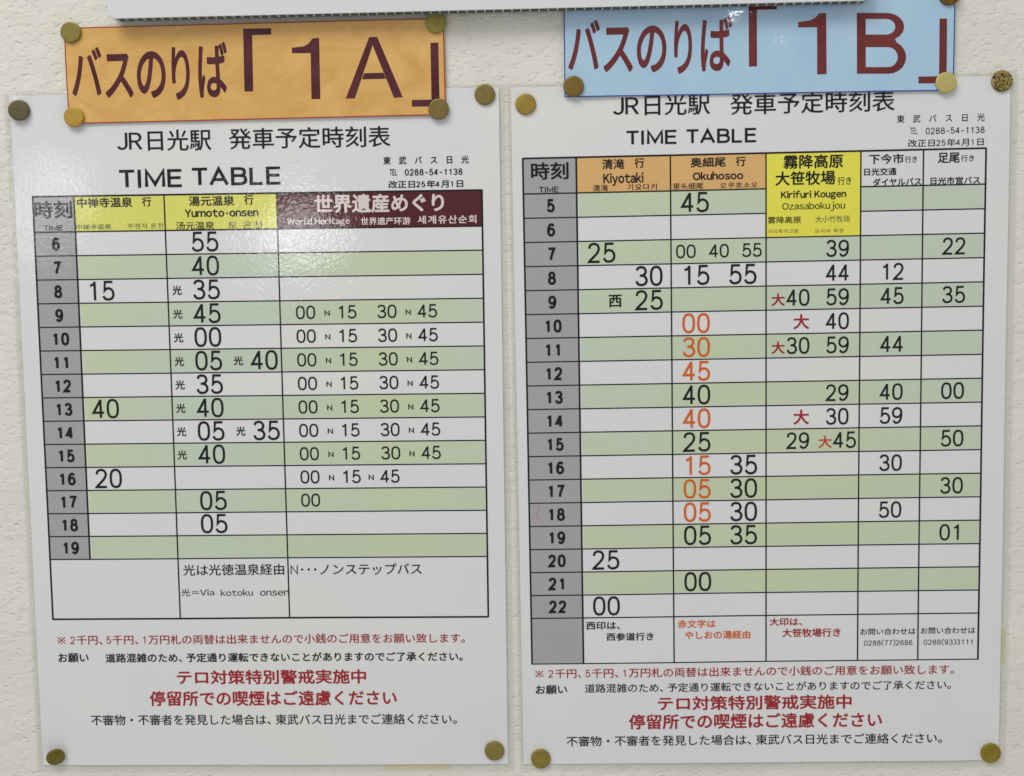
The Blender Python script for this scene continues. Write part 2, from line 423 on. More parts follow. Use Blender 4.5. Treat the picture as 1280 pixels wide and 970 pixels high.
NUMBERS = [
    ('A', '6', 23.99, -89.76, 'hour', 'ink'),
    ('A', '7', 24.0, -104.33, 'hour', 'ink'),
    ('A', '8', 24.02, -118.89, 'hour', 'ink'),
    ('A', '9', 24.03, -133.46, 'hour', 'ink'),
    ('A', '10', 24.06, -148.02, 'hour', 'ink'),
    ('A', '11', 24.08, -162.59, 'hour', 'ink'),
    ('A', '12', 24.11, -177.15, 'hour', 'ink'),
    ('A', '13', 24.13, -191.72, 'hour', 'ink'),
    ('A', '14', 24.17, -206.28, 'hour', 'ink'),
    ('A', '15', 24.2, -220.85, 'hour', 'ink'),
    ('A', '16', 24.24, -235.41, 'hour', 'ink'),
    ('A', '17', 24.28, -249.98, 'hour', 'ink'),
    ('A', '18', 24.32, -264.54, 'hour', 'ink'),
    ('A', '19', 24.36, -279.11, 'hour', 'ink'),
    ('A', '15', 50.6, -118.89, 'big', 'ink'),
    ('A', '40', 50.36, -191.72, 'big', 'ink'),
    ('A', '20', 50.44, -235.41, 'big', 'ink'),
    ('A', '55', 116.04, -89.76, 'big', 'ink'),
    ('A', '40', 115.99, -104.33, 'big', 'ink'),
    ('A', '35', 115.94, -118.89, 'big', 'ink'),
    ('A', '45', 115.89, -133.46, 'big', 'ink'),
    ('A', '00', 115.84, -148.02, 'big', 'ink'),
    ('A', '05', 115.8, -162.59, 'big', 'ink'),
    ('A', '35', 115.76, -177.15, 'big', 'ink'),
    ('A', '40', 115.72, -191.72, 'big', 'ink'),
    ('A', '05', 115.68, -206.28, 'big', 'ink'),
    ('A', '40', 115.64, -220.85, 'big', 'ink'),
    ('A', '05', 115.57, -249.98, 'big', 'ink'),
    ('A', '05', 115.54, -264.54, 'big', 'ink'),
    ('A', '光', 97.82, -118.89, 'mark', 'ink'),
    ('A', '光', 97.71, -133.46, 'mark', 'ink'),
    ('A', '光', 97.6, -148.02, 'mark', 'ink'),
    ('A', '光', 97.5, -162.59, 'mark', 'ink'),
    ('A', '光', 97.39, -177.15, 'mark', 'ink'),
    ('A', '光', 97.29, -191.72, 'mark', 'ink'),
    ('A', '光', 97.18, -206.28, 'mark', 'ink'),
    ('A', '光', 97.08, -220.85, 'mark', 'ink'),
    ('A', '光', 134.23, -162.59, 'mark', 'ink'),
    ('A', '40', 150.34, -162.59, 'big', 'ink'),
    ('A', '光', 134.24, -206.28, 'mark', 'ink'),
    ('A', '35', 150.19, -206.28, 'big', 'ink'),
    ('A', '00', 176.67, -133.46, 'mid', 'ink'),
    ('A', 'N', 189.96, -133.46, 'n', 'ink'),
    ('A', '15', 202.02, -133.46, 'mid', 'ink'),
    ('A', '30', 226.64, -133.46, 'mid', 'ink'),
    ('A', 'N', 239.74, -133.46, 'n', 'ink'),
    ('A', '45', 251.51, -133.46, 'mid', 'ink'),
    ('A', '00', 176.63, -148.02, 'mid', 'ink'),
    ('A', 'N', 189.96, -148.02, 'n', 'ink'),
    ('A', '15', 202.03, -148.02, 'mid', 'ink'),
    ('A', '30', 226.7, -148.02, 'mid', 'ink'),
    ('A', 'N', 239.82, -148.02, 'n', 'ink'),
    ('A', '45', 251.61, -148.02, 'mid', 'ink'),
    ('A', '00', 176.6, -162.59, 'mid', 'ink'),
    ('A', 'N', 189.95, -162.59, 'n', 'ink'),
    ('A', '15', 202.05, -162.59, 'mid', 'ink'),
    ('A', '30', 226.76, -162.59, 'mid', 'ink'),
    ('A', 'N', 239.91, -162.59, 'n', 'ink'),
    ('A', '45', 251.72, -162.59, 'mid', 'ink'),
    ('A', '00', 176.57, -177.15, 'mid', 'ink'),
    ('A', 'N', 189.94, -177.15, 'n', 'ink'),
    ('A', '15', 202.06, -177.15, 'mid', 'ink'),
    ('A', '30', 226.82, -177.15, 'mid', 'ink'),
    ('A', 'N', 239.99, -177.15, 'n', 'ink'),
    ('A', '45', 251.82, -177.15, 'mid', 'ink'),
    ('A', '00', 176.55, -191.72, 'mid', 'ink'),
    ('A', 'N', 189.94, -191.72, 'n', 'ink'),
    ('A', '15', 202.08, -191.72, 'mid', 'ink'),
    ('A', '30', 226.88, -191.72, 'mid', 'ink'),
    ('A', 'N', 240.07, -191.72, 'n', 'ink'),
    ('A', '45', 251.93, -191.72, 'mid', 'ink'),
    ('A', '00', 176.52, -206.28, 'mid', 'ink'),
    ('A', 'N', 189.94, -206.28, 'n', 'ink'),
    ('A', '15', 202.1, -206.28, 'mid', 'ink'),
    ('A', '30', 226.94, -206.28, 'mid', 'ink'),
    ('A', 'N', 240.16, -206.28, 'n', 'ink'),
    ('A', '45', 252.03, -206.28, 'mid', 'ink'),
    ('A', '00', 176.49, -220.85, 'mid', 'ink'),
    ('A', 'N', 189.93, -220.85, 'n', 'ink'),
    ('A', '15', 202.12, -220.85, 'mid', 'ink'),
    ('A', '30', 227.0, -220.85, 'mid', 'ink'),
    ('A', 'N', 240.25, -220.85, 'n', 'ink'),
    ('A', '45', 252.14, -220.85, 'mid', 'ink'),
    ('A', '00', 176.47, -235.41, 'mid', 'ink'),
    ('A', 'N', 189.93, -235.41, 'n', 'ink'),
    ('A', '15', 202.14, -235.41, 'mid', 'ink'),
    ('A', '00', 176.45, -249.98, 'mid', 'ink'),
    ('A', 'N', 214.59, -235.41, 'n', 'ink'),
    ('A', '45', 226.28, -235.41, 'mid', 'ink'),
    ('B', '5', 22.86, -70.84, 'hour', 'ink'),
    ('B', '6', 22.87, -85.41, 'hour', 'ink'),
    ('B', '7', 22.88, -99.98, 'hour', 'ink'),
    ('B', '8', 22.9, -114.55, 'hour', 'ink'),
    ('B', '9', 22.91, -129.12, 'hour', 'ink'),
    ('B', '10', 22.92, -143.69, 'hour', 'ink'),
    ('B', '11', 22.94, -158.26, 'hour', 'ink'),
    ('B', '12', 22.96, -172.83, 'hour', 'ink'),
    ('B', '13', 22.97, -187.4, 'hour', 'ink'),
    ('B', '14', 22.99, -201.97, 'hour', 'ink'),
    ('B', '15', 23.01, -216.54, 'hour', 'ink'),
    ('B', '16', 23.03, -231.11, 'hour', 'ink'),
    ('B', '17', 23.05, -245.68, 'hour', 'ink'),
    ('B', '18', 23.07, -260.25, 'hour', 'ink'),
    ('B', '19', 23.1, -274.83, 'hour', 'ink'),
    ('B', '20', 23.12, -289.4, 'hour', 'ink'),
    ('B', '21', 23.15, -303.97, 'hour', 'ink'),
    ('B', '22', 23.17, -318.54, 'hour', 'ink'),
    ('B', '25', 53.27, -99.98, 'big', 'ink'),
    ('B', '30', 81.68, -114.55, 'big', 'ink'),
    ('B', '西', 61.16, -129.12, 'west', 'ink'),
    ('B', '25', 81.69, -129.12, 'big', 'ink'),
    ('B', '25', 53.47, -289.4, 'big', 'ink'),
    ('B', '00', 53.46, -318.54, 'big', 'ink'),
    ('B', '45', 109.85, -70.84, 'big', 'ink'),
    ('B', '00', 104.18, -99.98, 'mid', 'ink'),
    ('B', '40', 124.14, -99.98, 'mid', 'ink'),
    ('B', '55', 143.89, -99.98, 'mid', 'ink'),
    ('B', '15', 109.98, -114.55, 'big', 'ink'),
    ('B', '55', 138.37, -114.55, 'big', 'ink'),
    ('B', '00', 110.06, -143.69, 'big', 'orange'),
    ('B', '30', 110.08, -158.26, 'big', 'orange'),
    ('B', '45', 110.09, -172.83, 'big', 'orange'),
    ('B', '40', 110.11, -187.4, 'big', 'ink'),
    ('B', '40', 110.12, -201.97, 'big', 'orange'),
    ('B', '25', 110.14, -216.54, 'big', 'ink'),
    ('B', '15', 110.15, -231.11, 'big', 'orange'),
    ('B', '05', 110.17, -245.68, 'big', 'orange'),
    ('B', '05', 110.19, -260.25, 'big', 'orange'),
    ('B', '05', 110.21, -274.83, 'big', 'ink'),
    ('B', '00', 110.24, -303.97, 'big', 'ink'),
    ('B', '35', 138.61, -231.11, 'big', 'ink'),
    ('B', '30', 138.58, -245.68, 'big', 'ink'),
    ('B', '30', 138.55, -260.25, 'big', 'ink'),
    ('B', '35', 138.52, -274.83, 'big', 'ink'),
    ('B', '39', 195.28, -99.98, 'med', 'ink'),
    ('B', '44', 195.33, -114.55, 'med', 'ink'),
    ('B', '40', 195.42, -143.69, 'med', 'ink'),
    ('B', '29', 195.57, -187.4, 'med', 'ink'),
    ('B', '30', 195.62, -201.97, 'med', 'ink'),
    ('B', '40', 171.63, -129.12, 'med', 'ink'),
    ('B', '59', 195.37, -129.12, 'med', 'ink'),
    ('B', '大', 159.68, -130.12, 'dai', 'red'),
    ('B', '30', 171.69, -158.26, 'med', 'ink'),
    ('B', '59', 195.52, -158.26, 'med', 'ink'),
    ('B', '大', 159.69, -159.26, 'dai', 'red'),
    ('B', '29', 171.81, -216.54, 'med', 'ink'),
    ('B', '45', 200.24, -216.54, 'med', 'ink'),
    ('B', '大', 188.37, -217.54, 'dai', 'red2'),
    ('B', '大', 173.64, -143.69, 'daib', 'red'),
    ('B', '大', 173.78, -201.97, 'daib', 'red'),
    ('B', '12', 228.25, -114.55, 'med', 'ink'),
    ('B', '45', 228.25, -129.12, 'med', 'ink'),
    ('B', '44', 228.25, -158.26, 'med', 'ink'),
    ('B', '40', 228.24, -187.4, 'med', 'ink'),
    ('B', '59', 228.24, -201.97, 'med', 'ink'),
    ('B', '30', 228.23, -231.11, 'med', 'ink'),
    ('B', '50', 228.21, -260.25, 'med', 'ink'),
    ('B', '22', 265.08, -99.98, 'med', 'ink'),
    ('B', '35', 265.14, -129.12, 'med', 'ink'),
    ('B', '00', 265.24, -187.4, 'med', 'ink'),
    ('B', '50', 265.29, -216.54, 'med', 'ink'),
    ('B', '30', 265.34, -245.68, 'med', 'ink'),
    ('B', '01', 265.38, -274.83, 'med', 'ink'),
]
SHAPES = [
    ('O', 'bracket', 'maroon', [[[108.69, 53.66], [125.57, 53.56], [125.43, 49.81], [113.99, 49.86], [113.24, 16.66], [108.0, 16.64]]]),
    ('O', 'letter', 'maroon', [[[148.4, 11.22], [148.88, 38.33], [137.55, 38.61], [137.67, 41.76], [144.93, 42.42], [147.88, 43.99], [149.9, 46.52], [150.88, 47.06], [154.25, 47.07], [153.72, 11.24]]]),
    ('O', 'letter', 'maroon', [[[169.1, 11.11], [184.31, 46.92], [189.12, 46.85], [186.23, 42.09], [174.51, 11.07]], [[189.12, 46.85], [203.46, 11.09], [198.15, 10.84], [186.23, 42.09]], [[179.11, 22.2], [180.62, 25.79], [192.18, 25.83], [193.57, 22.22]]]),
    ('O', 'bracket', 'maroon', [[[220.91, 42.63], [225.61, 42.61], [225.42, 5.37], [208.74, 5.39], [208.76, 9.31], [220.66, 9.36]]]),
    ('U', 'bracket', 'brick', [[[109.55, 52.64], [126.05, 52.79], [126.17, 49.09], [114.38, 48.99], [114.69, 16.23], [109.91, 16.13]]]),
    ('U', 'letter', 'brick', [[[150.22, 10.84], [149.91, 38.28], [138.83, 38.3], [138.76, 41.45], [146.01, 42.29], [148.82, 43.85], [151.15, 46.22], [155.19, 46.33], [155.8, 10.84]]]),
    ('U', 'letter', 'brick', [[[190.63, 45.75], [193.63, 45.35], [192.45, 41.98], [190.68, 42.29]], [[193.63, 45.35], [196.39, 44.29], [194.02, 41.16], [192.45, 41.98]], [[196.39, 44.29], [198.66, 42.68], [195.19, 39.94], [194.02, 41.16]], [[198.66, 42.68], [200.25, 40.63], [195.82, 38.45], [195.19, 39.94]], [[200.25, 40.63], [201.02, 38.34], [195.85, 36.87], [195.82, 38.45]], [[201.02, 38.34], [200.9, 35.99], [195.26, 35.4], [195.85, 36.87]], [[200.9, 35.99], [199.91, 33.8], [194.12, 34.22], [195.26, 35.4]], [[199.91, 33.8], [198.13, 31.94], [192.58, 33.46], [194.12, 34.22]], [[198.13, 31.94], [195.71, 30.59], [190.81, 33.22], [192.58, 33.46]], [[196.79, 28.55], [199.32, 26.82], [193.8, 25.53], [191.86, 25.92]], [[199.32, 26.82], [201.21, 24.51], [195.51, 24.5], [193.8, 25.53]], [[201.21, 24.51], [202.31, 21.83], [196.8, 22.93], [195.51, 24.5]], [[202.31, 21.83], [202.51, 18.99], [197.5, 21.02], [196.8, 22.93]], [[202.51, 18.99], [201.8, 16.24], [197.53, 19.0], [197.5, 21.02]], [[201.8, 16.24], [200.24, 13.83], [196.89, 17.12], [197.53, 19.0]], [[200.24, 13.83], [197.97, 11.96], [195.65, 15.59], [196.89, 17.12]], [[197.97, 11.96], [195.17, 10.8], [193.97, 14.61], [195.65, 15.59]], [[195.17, 10.8], [192.1, 10.43], [192.04, 14.3], [193.97, 14.61]], [[173.25, 46.08], [178.42, 45.98], [178.89, 10.71], [173.7, 10.71]], [[178.42, 45.98], [190.63, 45.75], [190.68, 42.29], [178.47, 42.51]], [[178.62, 30.89], [188.97, 30.84], [190.81, 33.22], [178.59, 33.44]], [[178.62, 30.89], [178.68, 26.16], [191.86, 25.92], [188.97, 30.84]], [[192.1, 10.43], [178.89, 10.71], [178.84, 14.53], [192.04, 14.3]], [[190.81, 33.22], [188.97, 30.84], [196.79, 28.55], [195.71, 30.59]], [[188.97, 30.84], [191.86, 25.92], [196.79, 28.55]]]),
    ('U', 'bracket', 'brick', [[[221.82, 41.89], [226.22, 41.94], [226.76, 4.47], [210.19, 4.57], [210.03, 8.49], [222.26, 8.55]]]),
]
TAPE = [[[218.24, -419.1], [259.94, -419.21], [259.86, -423.67], [219.15, -423.83]], [[603.1, -333.51], [606.78, -333.53], [606.86, -356.92], [603.66, -356.9]]]
PEN_MARK = [[12.71, -255.04], [10.38, -260.53], [15.0, -265.63]]

# frames: origin x, y on the wall and turn
FRAMES = {'A': (0.0, 0.0, 0.0), 'B': (304.09, -0.18, 0.00663), 'O': (35.92, -17.70, 0.007225),
          'U': (336.29, -6.85, 0.0004), 'W': (65.94, 41.96, 0.00488)}

# tacks: x, y, diameter, tilt x, tilt y, colour, colour 2, speck, label
TACKS = [
    (40.06, 36.48, 12.4, 0, 0, (150, 138, 62), (128, 116, 58), 0, 'O', 'olive brass thumbtack at the top left corner of the orange sign'),
    (260.21, 38.11, 12.4, 0, 0, (158, 148, 66), (132, 122, 54), 0, 'O', 'brass thumbtack at the top right corner of the orange sign, just under the white board'),
    (39.66, -13.64, 12.2, 0, 0, (196, 160, 66), (178, 140, 52), 0, 'O', 'golden thumbtack at the bottom left corner of the orange sign'),
    (260.7, -12.53, 12.4, 0, 0, (134, 116, 56), (118, 100, 48), 0, 'O', 'dull brown brass thumbtack at the bottom right corner of the orange sign'),
    (341.8, -0.71, 12.4, 0, 0, (138, 112, 48), (114, 92, 38), 0, 'U', 'dark brown brass thumbtack at the bottom left corner of the blue sign'),
    (562.42, -2.12, 12.4, 0, 0, (204, 192, 118), (192, 180, 104), 0, 'U', 'pale yellow brass thumbtack at the bottom right corner of the blue sign'),
    (563.28, 48.68, 12.4, 0, 0, (140, 104, 34), (92, 70, 30), 0.5, 'U', 'mottled brown thumbtack at the top right corner of the blue sign'),
    (5.93, -9.06, 12.6, -6, 7, (104, 94, 56), (84, 76, 50), 0, 'A', 'darkest, tilted thumbtack at the top left corner of the left timetable'),
    (288.6, -4.27, 12.4, 0, 0, (138, 122, 62), (120, 104, 52), 0, 'A', 'brass thumbtack at the top right corner of the left timetable, clear of the orange sign'),
    (9.58, -412.98, 11.3, 14, 22, (128, 118, 34), (98, 86, 30), 0, 'A', 'tilted olive thumbtack at the bottom left corner of the left timetable'),
    (288.54, -411.15, 12.4, 0, 0, (148, 134, 62), (128, 114, 48), 0, 'A', 'olive brass thumbtack at the bottom right corner of the left timetable'),
    (313.01, -10.33, 12.4, 0, 0, (168, 148, 44), (146, 118, 64), 0, 'B', 'yellow brass thumbtack at the top left corner of the right timetable'),
    (595.85, -1.5, 12.4, 0, 0, (184, 162, 92), (150, 126, 60), 1.0, 'B', 'speckled, corroded thumbtack at the top right corner of the right timetable'),
    (317.74, -416.44, 12.4, 0, 0, (152, 136, 54), (134, 116, 44), 0, 'B', 'olive brass thumbtack at the bottom left corner of the right timetable'),
    (598.81, -413.58, 12.4, 0, 0, (156, 138, 30), (128, 110, 26), 0, 'B', 'mustard brass thumbtack at the bottom right corner of the right timetable'),
]

WALL_Z = -1.25


def sheet_z(key, x, y):
    """height of a sheet's face above the datum; the sheets bow a little and dip at each tack"""
    X, Y = x, y
    if key in 'AB':
        z = 0.30 * math.sin(X / 47.0 + 0.6) * math.sin(Y / 61.0 + 0.4) + 0.12 * math.sin(X / 21.0 + Y / 33.0)
        dip = 0.85
    elif key in 'OU':
        z = 1.35 + 0.22 * math.sin(X / 26.0 + 0.9) * math.cos(Y / 30.0) + 0.07 * math.sin(X / 9.0 - Y / 14.0)
        dip = 0.40
    else:
        return 8.0
    for t_ in TACKS:
        d2 = (t_[0] - X) ** 2 + (t_[1] - Y) ** 2
        if d2 < 1600:
            z -= dip * math.exp(-d2 / 130.0)
    return z


def to_wall(key, x, y):
    ox, oy, th = FRAMES[key]
    c, s = math.cos(th), math.sin(th)
    return ox + c * x - s * y, oy + s * x + c * y


# ------------------------------------------------------------------ object helpers
def link(name, verts, faces, mat, parent=None, smooth=False):
    me = bpy.data.meshes.new(name)
    me.from_pydata(verts, [], faces)
    me.validate()
    me.materials.append(mat)
    if smooth:
        me.polygons.foreach_set('use_smooth', [True] * len(me.polygons))
    o = bpy.data.objects.new(name, me)
    COL.objects.link(o)
    if parent:
        o.parent = parent
    return o


def tag(o, label=None, category=None, group=None, kind=None):
    for k, v in (('label', label), ('category', category), ('group', group), ('kind', kind)):
        if v:
            o[k] = v
    return o


def empty(name, key):
    ox, oy, th = FRAMES[key]
    o = bpy.data.objects.new(name, None)
    o.empty_display_size = 0.02
    COL.objects.link(o)
    o.location = W(ox, oy, 0)
    o.rotation_euler = (0, -th, 0)
    return o


def bent(key, name, verts, faces, mat, parent, up, cut=0.0, smooth=False):
    """flat 2D or 3D outline (mm, sheet frame) laid on the bowed face of its sheet, `up` mm above it"""
    vv = [(v[0], v[1], v[2] if len(v) > 2 else 0.0) for v in verts]
    if cut:
        bm = bmesh.new()
        bv = [bm.verts.new(v) for v in vv]
        for f in faces:
            try:
                bm.faces.new([bv[i] for i in f])
            except ValueError:
                pass
        for ax in (0, 1):
            lo = min(v[ax] for v in vv)
            hi = max(v[ax] for v in vv)
            k = math.ceil(lo / cut) * cut
            while k < hi:
                co = [0, 0, 0]
                no = [0, 0, 0]
                co[ax] = k
                no[ax] = 1
                bmesh.ops.bisect_plane(bm, geom=bm.verts[:] + bm.edges[:] + bm.faces[:], plane_co=co, plane_no=no, dist=1e-4)
                k += cut
        bm.verts.index_update()
        vv = [tuple(v.co) for v in bm.verts]
        faces = [[v.index for v in f.verts] for f in bm.faces]
        bm.free()
    out = []
    for x, y, z in vv:
        wx, wy = to_wall(key, x, y)
        zz = sheet_z(key, wx, wy) + up + z
        out.append((x / 1000.0, -zz / 1000.0, y / 1000.0))
    return link(name, out, faces, mat, parent, smooth)


def slab(key, name, x0, x1, y0, y1, up, thick, mat, parent, step=3.0):
    """a thin sheet with a front, a back and four edges"""
    nx = max(1, round((x1 - x0) / step))
    ny = max(1, round((y1 - y0) / step))
    verts, faces = [], []
    for layer in (0.0, -thick):
        for j in range(ny + 1):
            for i in range(nx + 1):
                verts.append((x0 + (x1 - x0) * i / nx, y0 + (y1 - y0) * j / ny, layer))
    n1 = (nx + 1) * (ny + 1)
    q = lambda i, j, l=0: l * n1 + j * (nx + 1) + i
    for j in range(ny):
        for i in range(nx):
            faces.append((q(i, j), q(i + 1, j), q(i + 1, j + 1), q(i, j + 1)))
            faces.append((q(i, j, 1), q(i, j + 1, 1), q(i + 1, j + 1, 1), q(i + 1, j, 1)))
    loop = [(i, 0) for i in range(nx)] + [(nx, j) for j in range(ny)] + [(i, ny) for i in range(nx, 0, -1)] + [(0, j) for j in range(ny, 0, -1)]
    base, m = len(verts), len(loop)
    for l in (0, 1):                                  # the cut edge has its own corners, so the face stays flat up to it
        verts += [verts[q(i, j, l)] for i, j in loop]
    for k in range(m):
        faces.append((base + k, base + m + k, base + m + (k + 1) % m, base + (k + 1) % m))
    o = bent(key, name, verts, faces, mat, parent, up)
    me = o.data
    me.polygons.foreach_set('use_smooth', [True] * (2 * nx * ny) + [False] * (len(me.polygons) - 2 * nx * ny))
    return o


def rect(x0, x1, y0, y1, z=0.0, step=8.0):
    nx = max(1, math.ceil((x1 - x0) / step))
    ny = max(1, math.ceil((y1 - y0) / step))
    v = [(x0 + (x1 - x0) * i / nx, y0 + (y1 - y0) * j / ny, z) for j in range(ny + 1) for i in range(nx + 1)]
    f = [(j * (nx + 1) + i, j * (nx + 1) + i + 1, (j + 1) * (nx + 1) + i + 1, (j + 1) * (nx + 1) + i) for j in range(ny) for i in range(nx)]
    return v, f


# ------------------------------------------------------------------ lettering
def smooth_line(pts, n=5):
    out = []
    P = [pts[0]] + list(pts) + [pts[-1]]
    for i in range(1, len(P) - 2):
        a, b, c, d = P[i - 1], P[i], P[i + 1], P[i + 2]
        for k in range(n):
            t_ = k / n
            out.append(tuple(0.5 * (2 * b[j] + (c[j] - a[j]) * t_ + (2 * a[j] - 5 * b[j] + 4 * c[j] - d[j]) * t_ ** 2
                                    + (3 * b[j] - a[j] - 3 * c[j] + d[j]) * t_ ** 3) for j in (0, 1)))
    out.append(tuple(pts[-1]))
    return out


def oval(cx, cy, rx, ry, n=28, e=2.5):
    out = []
    for k in range(n):
        a_ = 2 * math.pi * k / n
        c, s = math.cos(a_), math.sin(a_)
        out.append((cx + rx * math.copysign(abs(c) ** (2 / e), c), cy + ry * math.copysign(abs(s) ** (2 / e), s)))
    return out


# stroke letters: list of (points, closed) in a unit box
six = smooth_line([(0.93, 0.84), (0.78, 0.97), (0.52, 1), (0.2, 0.88), (0.04, 0.6), (0.02, 0.33), (0.13, 0.1), (0.5, 0), (0.87, 0.1),
                   (1, 0.32), (0.87, 0.54), (0.52, 0.62), (0.2, 0.54), (0.04, 0.38)])
STROKES = {
    '0': [(oval(.5, .5, .5, .5), True)],
    '1': [(smooth_line([(0.14, 0.80), (0.38, 0.84), (0.52, 0.90), (0.60, 1.0)]), False), ([(0.60, 1.03), (0.60, -0.03)], False)],
    '2': [(smooth_line([(0.03, 0.74), (0.10, 0.90), (0.28, 0.98), (0.5, 1), (0.78, 0.95), (0.93, 0.80), (0.92, 0.66), (0.78, 0.49),
                        (0.42, 0.26), (0.12, 0.09), (0.0, 0.0)]) + [(1.02, 0)], False)],
    '3': [(smooth_line([(0.05, 0.82), (0.2, 0.96), (0.48, 1), (0.78, 0.95), (0.92, 0.77), (0.80, 0.60), (0.55, 0.535), (0.34, 0.53)]), False),
          (smooth_line([(0.55, 0.535), (0.86, 0.45), (1, 0.27), (0.86, 0.07), (0.5, 0), (0.18, 0.05), (0, 0.22)]), False)],
    '4': [([(0.72, -0.03), (0.72, 1.03)], False), ([(0.70, 0.98), (0.0, 0.27), (1.05, 0.27)], False)],
    '5': [([(0.95, 1), (0.2, 1)] + smooth_line([(0.12, 0.5), (0.3, 0.61), (0.55, 0.64), (0.86, 0.55), (1, 0.33), (0.88, 0.09), (0.5, 0),
                                                (0.17, 0.05), (0, 0.2)]), False)],
    '6': [(six, False)],
    '7': [([(-0.02, 1), (0.98, 1)] + smooth_line([(0.70, 0.64), (0.48, 0.3), (0.38, -0.03)]), False)],
    '8': [(oval(.5, .77, .40, .23, 24, 2.2), True), (oval(.5, .27, .5, .27, 24, 2.2), True)],
    '9': [([(1 - x, 1 - y) for x, y in six], False)],
    'T': [([(0, 1), (1, 1)], False), ([(0.5, 1), (0.5, -0.04)], False)],
    'I': [([(0.5, 1), (0.5, 0)], False), ([(0, 1), (1, 1)], False), ([(0, 0), (1, 0)], False)],
    'M': [([(0, -0.04), (0, 1), (0.5, 0.12), (1, 1), (1, -0.04)], False)],
    'E': [([(1.02, 1), (0, 1), (0, 0), (1.02, 0)], False), ([(0, .53), (0.94, .53)], False)],
    'A': [([(0, -0.04), (0.5, 1), (1, -0.04)], False), ([(0.16, .30), (0.84, .30)], False)],
    'B': [([(0.6, .54), (0, .54), (0, 1)] + smooth_line([(0.58, 1), (0.84, 0.94), (0.92, 0.77), (0.84, 0.60), (0.6, 0.54)]), False),
          ([(0, .54), (0, 0)] + smooth_line([(0.6, 0), (0.90, 0.07), (1, 0.27), (0.90, 0.47), (0.6, 0.54)]), False)],
    'L': [([(0, 1.04), (0, 0), (1.02, 0)], False)],
    'N': [([(0, -0.04), (0, 1), (1, 0), (1, 1.04)], False)],
    '※': [([(0.04, 0.04), (0.96, 0.96)], False), ([(0.04, 0.96), (0.96, 0.04)], False), ([(0.42, 0.95), (0.58, 0.95)], False), ([(0.42, 0.05), (0.58, 0.05)], False),
          ([(0.0, 0.5), (0.14, 0.5)], False), ([(0.86, 0.5), (1.0, 0.5)], False)],
    '-': [([(0.05, 0.42), (0.95, 0.42)], False)],
}
WIDE = {'T': .64, 'I': .22, 'M': .70, 'E': .54, 'A': .68, 'B': .56, 'L': .50, 'N': .56, '-': .42, '※': .80}


def ribbon(pts, closed, sw, z):
    n = len(pts)
    verts, faces = [], []
    for i in range(n):
        p_ = Vector(pts[i])
        a_ = Vector(pts[(i - 1) % n]) if (closed or i > 0) else None
        b_ = Vector(pts[(i + 1) % n]) if (closed or i < n - 1) else None
        d1 = (p_ - a_).normalized() if a_ is not None else None
        d2 = (b_ - p_).normalized() if b_ is not None else None
        d1 = d1 if d1 is not None else d2
        d2 = d2 if d2 is not None else d1
        n1, n2 = Vector((-d1.y, d1.x)), Vector((-d2.y, d2.x))
        m = n1 + n2
        if m.length < 0.2:
            m = n1
        m.normalize()
        k = sw / 2 / max(0.42, m.dot(n1))
        verts += [(p_.x + m.x * k, p_.y + m.y * k, z), (p_.x - m.x * k, p_.y - m.y * k, z)]
    for i in range(n if closed else n - 1):
        j = (i + 1) % n
        faces.append((2 * i, 2 * i + 1, 2 * j + 1, 2 * j))
    return verts, faces


def stroke_glyph(ch, w, h, sw, x0=0.0, y0=0.0):
    """one stroke letter in the box (x0, y0, w, h), stroke width sw, strokes stacked a hair apart"""
    V_, F_ = [], []
    for k, (pts, closed) in enumerate(STROKES[ch]):
        q = [(x0 + sw / 2 + px * (w - sw), y0 + sw / 2 + py * (h - sw)) for px, py in pts]
        v, f = ribbon(q, closed, sw, 0.012 * k)
        base = len(V_)
        V_ += v
        F_ += [tuple(base + i for i in g) for g in f]
    return V_, F_


# outlines of every other character come from Blender's built-in font
need = set()
for row_ in TEXTS:
    need |= set(row_[3])
for row_ in NUMBERS:
    need |= set(row_[1])
GLYPH = {}
tmp = []
for ch in sorted(need):
    if ch in STROKES or ch in ' 　':
        continue
    body = chr(ord(ch) + 0xFEE0) if 33 <= ord(ch) <= 126 else ch
    cu = bpy.data.curves.new('glyph', 'FONT')
    cu.body = body
    cu.resolution_u = 10 if ch in 'バスのりば' else 3
    ob = bpy.data.objects.new('glyph', cu)
    COL.objects.link(ob)
    tmp.append((ch, ob))
bpy.context.view_layer.update()
dg = bpy.context.evaluated_depsgraph_get()
for ch, ob in tmp:
    me = bpy.data.meshes.new_from_object(ob.evaluated_get(dg))
    v = [(p_.co.x, p_.co.y) for p_ in me.vertices]
    f = [tuple(q.vertices) for q in me.polygons]
    bpy.data.meshes.remove(me)
    if 33 <= ord(ch) <= 126 and v:                      # western letters: set close together
        lo, hi = min(a_[0] for a_ in v), max(a_[0] for a_ in v)
        v = [(a_[0] - lo, a_[1]) for a_ in v]
        GLYPH[ch] = (v, f, hi - lo + 0.085)
    else:
        adv = 0.5 if ch == '･' else 1.0
        if ch in '、。':
            adv = 0.72
        GLYPH[ch] = (v, f, adv)
for ch, ob in tmp:
    cu = ob.data
    bpy.data.objects.remove(ob)
    bpy.data.curves.remove(cu)

PEN = {1: 0.085, 2: 0.115, 3: 0.125, 4: 0.12}
BOLD = {1: 0.022, 2: 0.045, 3: 0.06, 4: 0.04}


